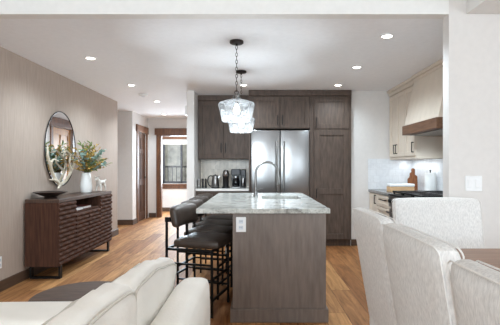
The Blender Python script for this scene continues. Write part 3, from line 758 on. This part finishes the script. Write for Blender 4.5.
# ---------------------------------------------------------------- counter stools
def make_stool():
    r = thing('counter_stool', '', 'stool')
    yw = .2; xb, xf = -.22, .19; w = .017
    for sy in (-1, 1):
        B().box(xf - w / 2, xf + w / 2, sy * yw - w / 2, sy * yw + w / 2, 0, .557).build('leg', 'black_metal', r, False)
        B().box(xb - w / 2, xb + w / 2, sy * yw - w / 2, sy * yw + w / 2, 0, .815).build('leg', 'black_metal', r, False)
    b = B()
    for sy in (-1, 1):
        for z in (.16, .42): b.box(xb + w / 2, xf - w / 2, sy * yw - .007, sy * yw + .007, z, z + .016)
        b.box(xb + w / 2, xf - w / 2, sy * yw - .01, sy * yw + .01, .537, .557)
    for z in (.13, .30): b.box(xf - .008, xf + .008, -yw + w / 2, yw - w / 2, z, z + .018)
    b.box(xb - .008, xb + .008, -yw + w / 2, yw - w / 2, .28, .298).box(xb - .01, xb + .01, -yw + w / 2, yw - w / 2, .537, .557).box(xf - .01, xf + .01, -yw + w / 2, yw - w / 2, .537, .557)
    b.build('stretchers', 'black_metal', r, False)
    def dome(q, u):
        return q
    B().rbox((.045, 0, .596), (.208, .21, .038), .032, (0, 0, .010), 7).build('seat', 'brown_leather', r)
    # seam band round the seat
    pts = []
    for i in range(40):
        a = 2 * pi * i / 40; ca, sa = cos(a), sin(a); k = 1 / max(abs(ca), abs(sa)); k = k * .94 if abs(abs(ca) - abs(sa)) < .25 else k
        pts.append((.045 + ca * k * .194, sa * k * .196, .623))
    B().tube(pts, .004, 6, True).build('seat_piping', 'brown_leather', r)
    def curve(q, u):
        q = q.copy(); q.x -= .035 * (1 - (q.y / .22) ** 2) - .02; q.x -= .05 * (q.z / .09) * .3
        return q
    bk = B().rbox((-.165, 0, .815), (.038, .224, .088), .034, (.012, 0, .004), 8, curve).build('backrest', 'brown_leather', r)
    for sy in (-1, 1):
        B().box(xb - .012, xb + .035, sy * yw - .012, sy * yw + .012, .775, .815).build('back_bracket', 'black_metal', r, False)
    return r
st0 = make_stool()
SL = ['brown leather counter stool nearest the sofa, with hanging paper tag', 'brown leather counter stool second from the sofa', 'brown leather counter stool third from the sofa', 'brown leather counter stool farthest from the sofa, nearest the coffee counter']
TH = [15.5, 15, 14.5, 14]
stools = [st0] + [copy_tree(st0) for _ in range(3)]
for k, s in enumerate(stools):
    s.location = (-.492 + .004 * k, 3.527 + .455 * k, 0); s.rotation_euler = (0, 0, -radians(TH[k]))
    tag(s, SL[k], 'stool', 'counter stools along the island')
tg = B().box(.256, .258, -.06, -.03, .50, .55, .0008).tube([(.257, -.045, .55), (.25, -.045, .58)], .0012, 5)
for v in tg.bm.verts: pass
tgo = tg.build('paper_tag', 'plastic_white', None, False); tgo.parent = st0; tgo['label'] = 'white paper tag'

# ---------------------------------------------------------------- pendants
def pendant(y, label, first=None):
    if first is not None:
        c = copy_tree(first); c.location = (-.185, y, KC); return tag(c, label, 'pendant lamp', 'glass pendants over the island')
    x = -.185
    t = thing('pendant_lamp', label, 'pendant lamp', (x, y, KC), 'glass pendants over the island')
    B().lathe([(0, -.001), (.065, -.001), (.066, -.02), (.058, -.026), (.012, -.028), (.010, -.045), (0, -.046)], (x, y, KC), 28).build('canopy', 'bronze', t)
    zt = 1.925
    ch = B(); zz = KC - .045; i = 0
    while zz - .034 > zt + .03:
        a = pi / 2 * (i % 2)
        ch.tube([(x + cos(a) * .009 * cos(q), y + sin(a) * .009 * cos(q), zz - .017 + .021 * sin(q)) for q in [2 * pi * k / 10 for k in range(10)]], .0028, 5, True)
        zz -= .034; i += 1
    ch.tube([(x + .018 * cos(q), y, zt + .024 + .018 * sin(q)) for q in [2 * pi * k / 14 for k in range(14)]], .004, 6, True)
    ch.tube([(x + .003, y, zz), (x, y, zt + .03)], .0035, 6)
    ch.build('chain', 'bronze', t)
    B().lathe([(0, zt + .008), (.02, zt + .008), (.034, zt - .002), (.036, zt - .03), (0, zt - .03)], (x, y, 0), 24).build('cap', 'nickel', t)
    B().lathe([(0, zt - .031), (.018, zt - .031), (.018, zt - .085), (0, zt - .085)], (x, y, 0), 18).build('socket', 'bronze', t)
    B().lathe([(.03, zt - .012), (.04, zt - .03), (.065, zt - .045), (.12, zt - .058), (.165, zt - .075), (.176, zt - .09), (.174, zt - .105), (.158, zt - .17), (.142, zt - .235), (.138, zt - .252),
               (.134, zt - .252), (.138, zt - .235), (.154, zt - .17), (.170, zt - .105), (.171, zt - .092), (.162, zt - .079), (.118, zt - .062), (.063, zt - .049), (.037, zt - .033), (.03, zt - .012)], (x, y, 0), 40).build('glass_shade', 'seeded_glass', t, True, 80)
    B().lathe([(.013, zt - .086), (.014, zt - .1), (.03, zt - .135), (.031, zt - .155), (.022, zt - .178), (0, zt - .186)], (x, y, 0), 20).build('bulb', 'bulb_on', t)
    return t
p1 = pendant(3.81, 'seeded glass pendant lamp on a chain, nearer the living room')
p2 = pendant(5.0, 'seeded glass pendant lamp on a chain, nearer the refrigerator', p1)
for y in (3.81, 5.0):
    d = bpy.data.lights.new('pendant_bulb', 'POINT'); d.energy = 14; d.color = (.86, .96, 1.03); d.shadow_soft_size = .03
    o = bpy.data.objects.new('pendant_bulb', d); C.objects.link(o); o.location = (-.185, y, 1.70)

# ---------------------------------------------------------------- right run
RX = 2.48
sbox('wall_tile_right', RX - .012, RX, 4.0, 6.32, .891, 1.37, 'white_tile')
sbox('wall_tile_back', 1.77, RX - .012, 6.308, 6.32, .891, 1.37, 'white_tile_back')
bc = thing('base_cabinet', 'cream base cabinet between the range and the back wall', 'cabinet', (2.1, 5.8, 0))
B().box(1.80, RX - .001, 5.29, 6.30, .1, .85).box(1.86, RX - .001, 5.29, 6.30, 0, .1).build('body', 'cab_cream', bc, False)
d = shaker('door', 5.90, 6.28, .11, .84, FX(1.80), 'cab_cream', bc); pull(5.94, .76, .13, FX(1.80), d)
for v0, v1 in ((.68, .84), (.42, .67), (.11, .41)):
    d = shaker('drawer', 5.31, 5.88, v0, v1, FX(1.80), 'cab_cream', bc, .045); pull(5.595, (v0 + v1) / 2 + .02, .28, FX(1.80), d, False)
one('countertop', B().box(1.77, RX - .013, 5.285, 6.305, .852, .890, .004), 'grey_stone', 'grey stone countertop beside the range', 'countertop')
# range
rg = thing('range', 'stainless range with black grates below the wooden banded hood', 'range', (2.1, 4.78, 0))
B().box(1.78, RX - .014, 4.29, 5.27, 0.0, .865).build('body', 'steel', rg, False)
B().box(1.752, 1.78, 4.30, 5.26, .15, .70, .006).build('oven_door', 'steel', rg)
hb = B().tube([(1.70, 4.36, .66), (1.70, 5.20, .66)], .013, 10)
for y in (4.42, 5.14): hb.tube([(1.752, y, .66), (1.70, y, .66)], .009, 8)
hb.build('handle', 'nickel', rg)
B().box(1.745, 1.78, 4.29, 5.27, .72, .865, .006).build('control_panel', 'steel', rg)
for i in range(6):
    y = 4.38 + i * .16
    B().lathe([(0, 0), (.026, 0), (.022, .03), (0, .03)], n=18).map(lambda p: (1.7445 - p.z, y + p.x, .80 + p.y)).build('knob', 'black_metal', rg)
B().box(1.745, RX - .014, 4.29, 5.27, .865, .89, .004).build('cooktop', 'black_metal', rg)
for i in range(3):
    y0 = 4.31 + i * .315; b = B()
    for x in (1.80, 2.09, 2.11, 2.42): b.box(x - .008, x + .008, y0, y0 + .305, .91, .93)
    for y in (y0 + .008, y0 + .1, y0 + .2, y0 + .297): b.box(1.80, 2.42, y - .008, y + .008, .91, .93)
    for x in (1.81, 2.41):
        for y in (y0 + .01, y0 + .295): b.box(x - .01, x + .01, y - .01, y + .01, .8905, .91)
    b.build('grate', 'black_metal', rg, False)
# uppers and hood
UX = 2.12
up = thing('upper_cabinet', 'cream upper cabinet beside the range hood', 'cabinet', (2.3, 5.8, 1.37))
B().box(UX, RX - .001, 5.285, 6.31, 1.375, KC - .1).build('body', 'cab_cream', up, False)
B().box(UX - .012, RX - .013, 5.275, 6.31, 1.352, 1.375, .003).build('light_rail', 'cab_cream', up, False)
B().box(UX - .03, RX - .001, 5.32, 6.31, KC - .1, KC - .045, .004).box(UX - .055, RX - .001, 5.32, 6.31, KC - .045, KC - .002, .006).build('crown', 'cab_cream', up, False)
for u0, u1, hu in ((6.0, 6.295, 6.035), (5.66, 5.99, 5.955), (5.30, 5.65, 5.335)):
    d = shaker('door', u0, u1, 1.39, KC - .11, FX(UX), 'cab_cream', up, .06); pull(hu, 1.505, .14, FX(UX), d)
hd = thing('range_hood', 'cream tapered range hood with a brown wood band', 'range hood', (2.2, 4.77, 1.66))
hy0, hy1 = 4.28, 5.258
b = B().hexa([(1.955, hy0, 1.775), (RX - .001, hy0, 1.775), (RX - .001, hy1, 1.775), (1.955, hy1, 1.775), (2.085, hy0 + .0, 2.36), (RX - .001, hy0, 2.36), (RX - .001, hy1, 2.36), (2.085, hy1, 2.36)])
for i in range(1, 8):
    y = hy0 + (hy1 - hy0) * i / 8
b.build('body', 'cab_cream', hd, False)
sl = B()
for i in range(8):
    ya = hy0 + (hy1 - hy0) * i / 8 + .0015; yb = hy0 + (hy1 - hy0) * (i + 1) / 8 - .0015
    sl.hexa([(1.949, ya, 1.776), (1.955, ya, 1.776), (1.955, yb, 1.776), (1.949, yb, 1.776), (2.079, ya, 2.36), (2.086, ya, 2.36), (2.086, yb, 2.36), (2.079, yb, 2.36)])
sl.build('front_boards', 'cab_cream', hd, False)
b = B().box(1.925, RX - .002, hy0 - .012, hy1 + .012, 1.655, 1.775, .004)
b.build('wood_band', 'hood_wood', hd, False)
B().box(2.07, RX - .001, hy0 - .01, hy1 + .005, 2.36, 2.395, .003).box(2.045, RX - .001, hy0 - .02, hy1 + .015, 2.395, KC - .002, .006).build('crown', 'cab_cream', hd, False)
B().box(2.0, 2.42, hy0 + .06, hy1 - .06, 1.645, 1.655).build('filter', 'steel', hd, False)
area('backsplash_fill', (2.33, 5.8, 1.35), (0, 0, 0), .06, .9, 1.6, (.88, .97, 1.03))  # added fill light without a fixture, brightens the backsplash
for y in (4.55, 5.0): spot((2.2, y, 1.64), 8, 140)  # added fill spots under the hood, lift the cabinet side and range
# counter things
z = .8905
bx_ = thing('bread_box', 'white and pale wood bread box on the grey countertop', 'bread box', (2.04, 5.62, z))
B().box(1.865, 2.20, 5.55, 5.72, z, z + .075, .006).build('base', 'pale_wood', bx_)
B().box(1.86, 2.205, 5.545, 5.725, z + .076, z + .115, .012, 3).build('lid', 'plastic_white', bx_)
def board(name, xc, yc, w, h, lab, m, tilt):
    b = B(); hs = []
    for i in range(9): a = pi / 2 * i / 8; hs.append((w * .2 + w * .3 * cos(a), h * .58 + w * .3 * sin(a)))
    for i in range(9): a = pi / 2 * i / 8; hs.append((w * .22 * cos(a), h - w * .22 + w * .22 * sin(a)))
    pr = [(w / 2, 0)] + hs + [(-u, v) for u, v in reversed(hs[:-1])] + [(-w / 2, 0)]
    fr = [b.bm.verts.new((u, -.009, v)) for u, v in pr]; bk = [b.bm.verts.new((u, .009, v)) for u, v in pr]
    b.bm.faces.new(fr); b.bm.faces.new(list(reversed(bk)))
    k = len(pr)
    for i in range(k): b.bm.faces.new([fr[i], fr[(i + 1) % k], bk[(i + 1) % k], bk[i]])
    b.map(lambda p: (xc + p.x, yc + p.y * cos(tilt) + p.z * sin(tilt) + .009, z + .001 + p.z * cos(tilt) - p.y * sin(tilt) + .009 * sin(tilt)))
    one(name, b, m, lab, 'cutting board')
board('cutting_board', 2.315, 5.93, .12, .27, 'brown paddle cutting board leaning in front of another board', 'board_wood', radians(4))
board('cutting_board', 2.375, 6.02, .12, .33, 'taller brown paddle cutting board leaning behind another board', 'board_wood', radians(4))
px_, py_ = 2.375, 5.45
pt = thing('paper_towel_holder', 'white paper towel roll on a holder near the range', 'paper towel', (px_, py_, z))
B().lathe([(0, 0), (.075, 0), (.075, .01), (0, .012)], (px_, py_, z), 28).build('base', 'black_metal', pt)
B().lathe([(.02, .013), (.072, .013), (.073, .02), (.073, .265), (.07, .27), (.02, .27), (.02, .013)], (px_, py_, z), 32).build('roll', 'paper', pt)
B().lathe([(0, .012), (.007, .012), (.007, .29), (.012, .295), (.012, .305), (0, .31)], (px_, py_, z), 14).build('rod', 'black_metal', pt)

# switch plate on the dining wall
f = FY(3.1395); u, v = (473.5 - 256) / 127.5, H - (183.5 - 167) / 127.5
sw = thing('light_switch', 'white wall switch plate on the pale dining wall', 'switch', f(u, 0, v))
B().box(u - .066, u + .066, 0, .007, v - .06, v + .06, .003, f=f).build('cover_plate', 'plastic_white', sw, False)
for du in (-.031, .031): B().box(u + du - .018, u + du + .018, .007, .0105, v - .034, v + .034, .002, f=f).build('rocker', 'plastic_white', sw, False)

# ---------------------------------------------------------------- dining set
tb = thing('dining_table', 'brown wooden dining table between pale linen chairs', 'dining table', (1.28, 1.25, 0))
B().box(.80, 1.80, .25, 2.36, .722, .76, .005).build('tabletop', 'table_wood', tb, False)
for y in (.62, 1.95):
    B().box(1.24, 1.36, y - .05, y + .05, .06, .66, .004).box(1.20, 1.40, y - .05, y + .05, 0, .06, .004).box(1.0, 1.6, y - .05, y + .05, .66, .722, .004).build('leg', 'table_wood', tb, False)
B().box(1.28, 1.32, .67, 1.90, .25, .35, .004).build('stretcher', 'table_wood', tb, False)
def make_chair(hw=.265):
    """faces +x; back plane at x = -.25"""
    r = thing('dining_chair', '', 'chair')
    B().rbox((.0, 0, .40), (.27, hw - .005, .09), .04, (0, 0, .015), 8).build('seat', 'linen', r)
    def lean(q, u):
        q = q.copy(); t = (q.z + .36) / .70          # 0 bottom .. 1 top
        q.x += -.115 * t - .012 * (1 - (q.y / hw) ** 2) * t
        q.x *= 1; 
        return q
    bk = B().rbox((-.205, 0, .665), (.043, hw, .345), .037, (.008, 0, .008), 14, lean).build('backrest', 'linen', r)
    def edge(side):
        pts = []
        for i in range(13):
            zq = -.34 + .655 * i / 12; q = lean(Vector((side * .037, 1, zq)), None); q.y = 0
            pts.append(zq)
        return pts
    b = B()
    for sx in (-1, 1):
        pts = []
        def pt_(y, zq):
            t = (zq + .36) / .70
            return (-.205 + sx * .034 - .115 * t - .012 * (1 - (y / hw) ** 2) * t, y, .665 + zq)
        for i in range(12): pts.append(pt_(-hw + .008, -.30 + .61 * i / 11))
        for i in range(1, 5): a = pi / 2 * i / 5; pts.append(pt_(-hw + .004 + .03 * (1 - cos(a)), .31 + .03 * sin(a)))
        for i in range(11): pts.append(pt_(-hw + .034 + (2 * hw - .068) * i / 10, .342 + .006 * sin(pi * i / 10)))
        for i in range(1, 5): a = pi / 2 * i / 5; pts.append(pt_(hw - .034 + .03 * sin(a), .31 + .03 * cos(a)))
        for i in range(12): pts.append(pt_(hw - .008, .31 - .61 * i / 11))
        b.tube(pts, .0026, 6)
    b.build('seam', 'linen_piping', bk)
    for sx in (-.2, .2):
        for sy in (.055 - hw, hw - .055): B().hexa([(sx - .018, sy - .018, 0), (sx + .018, sy - .018, 0), (sx + .018, sy + .018, 0), (sx - .018, sy + .018, 0), (sx - .025, sy - .025, .33), (sx + .025, sy - .025, .33), (sx + .025, sy + .025, .33), (sx - .025, sy + .025, .33)]).build('leg', 'dark_trim', r, False)
    return r
ch0 = make_chair()
XB = .57 + .32
CP = [((XB + .015, 2.03, 0), 0, 'linen dining chair on the sofa side of the table, farthest from the living room'),
      ((XB - .015, 1.40, 0), 0, 'linen dining chair middle of the three on the sofa side of the table'),
      ((XB - .05, .76, 0), 0, 'linen dining chair nearest the viewer, cropped by the picture edge'),
      ((1.31, 2.595, 0), -90, 'wide linen dining chair at the table head with its back to the kitchen wall')]
for i, (loc, rz, lab) in enumerate(CP):
    c = ch0 if i == 0 else make_chair(.315) if i == 3 else copy_tree(ch0)
    c.location = loc; c.rotation_euler = (0, 0, radians(rz)); tag(c, lab, 'chair', 'linen chairs around the dining table')

# ---------------------------------------------------------------- sofa and drum table
so = thing('sofa', 'white leather sofa with loose back cushions facing the wallpapered wall', 'sofa', (-.75, 1.0, 0))
B().rbox((-.276, .78, .418), (.082, 1.07, .336), .065, (.004, 0, .004), 12).build('back_frame', 'white_leather', so)
B().rbox((-.80, 1.675, .35), (.455, .165, .285), .06, (0, .004, .012), 10).build('arm', 'white_leather', so)
B().box(-1.24, -.345, -.25, 1.50, .08, .30, .02, 3).build('base', 'white_leather', so)
for yc in (1.08, .40): B().rbox((-.84, yc, .385), (.42, .335, .085), .05, (0, 0, .02), 8).build('seat_cushion', 'white_leather', so)
rndc = random.Random(5)
def bcush(yc, hy, seed, dz=0, far=0, tilt=0, sx_=0):
    def fn(q, u):
        q = q.copy(); t = (q.z + .23) / .46
        k = q.x / .088; hx = .104 - .054 * max(0, min(1, t)); xr = -.388 + .04 * t
        q.x = xr - hx * (1 - k)
        nz = noise.noise(Vector((q.x * 6 + seed, q.y * 7, q.z * 5))) * .016 + noise.noise(Vector((q.x * 3, q.y * 20 + seed, q.z * 9))) * .011
        q.x += nz * .6; q.z += nz * max(0, t)
        ye = q.y / hy
        q.z -= far * max(0, ye) ** 2 * t + tilt * ye * t
        return q
    c = (sx_, yc, .655 + dz)
    o = B().rbox(c, (.088, hy, .215), .06, (.018, .0, .015), 16, fn).build('back_cushion', 'white_leather', so, True, 180)
    b = B()
    for sx in (1, -1):
        pts = []
        rr = .055
        path = [(-hy + .012, -.16 + .30 * i / 6) for i in range(7)] + [(-hy + .012 + rr * (1 - cos(a)), .14 + rr * sin(a)) for a in (pi / 6, pi / 3)]
        path += [(-hy + .012 + rr + (2 * hy - .024 - 2 * rr) * i / 10, .195 + .012 * sin(pi * i / 10)) for i in range(11)]
        path += [(hy - .012 - rr * (1 - cos(a)), .14 + rr * sin(a)) for a in (pi / 3, pi / 6)] + [(hy - .012, .14 - .30 * i / 6) for i in range(7)]
        for y, zq in path:
            q = fn(Vector((sx * .078, y, zq)), None); pts.append(Vector(c) + q)
        b.tube(pts, .0042, 6)
    b.build('piping', 'piping', o)
bcush(1.475, .32, 1.0, .004, .035, .025)
bcush(.825, .322, 4.0, .065, .03, 0, .025)
for x in (-1.16, -.30):
    for y in (-.2, 1.72): B().lathe([(0, 0), (.02, 0), (.026, .08), (0, .08)], (x, y, 0), 14).build('leg', 'dark_trim', so)

dt = thing('drum_table', 'round dark brown drum table behind the sofa arm', 'side table', (-1.11, 2.57, 0))
B().lathe([(0, .395), (.305, .395), (.312, .40), (.312, .415), (.306, .42), (0, .42)], (-1.11, 2.57, 0), 56).build('top', 'pouf', dt)
B().lathe([(0, 0), (.27, 0), (.29, .02), (.302, .2), (.300, .394), (0, .394)], (-1.11, 2.57, 0), 48).build('drum', 'pouf', dt)
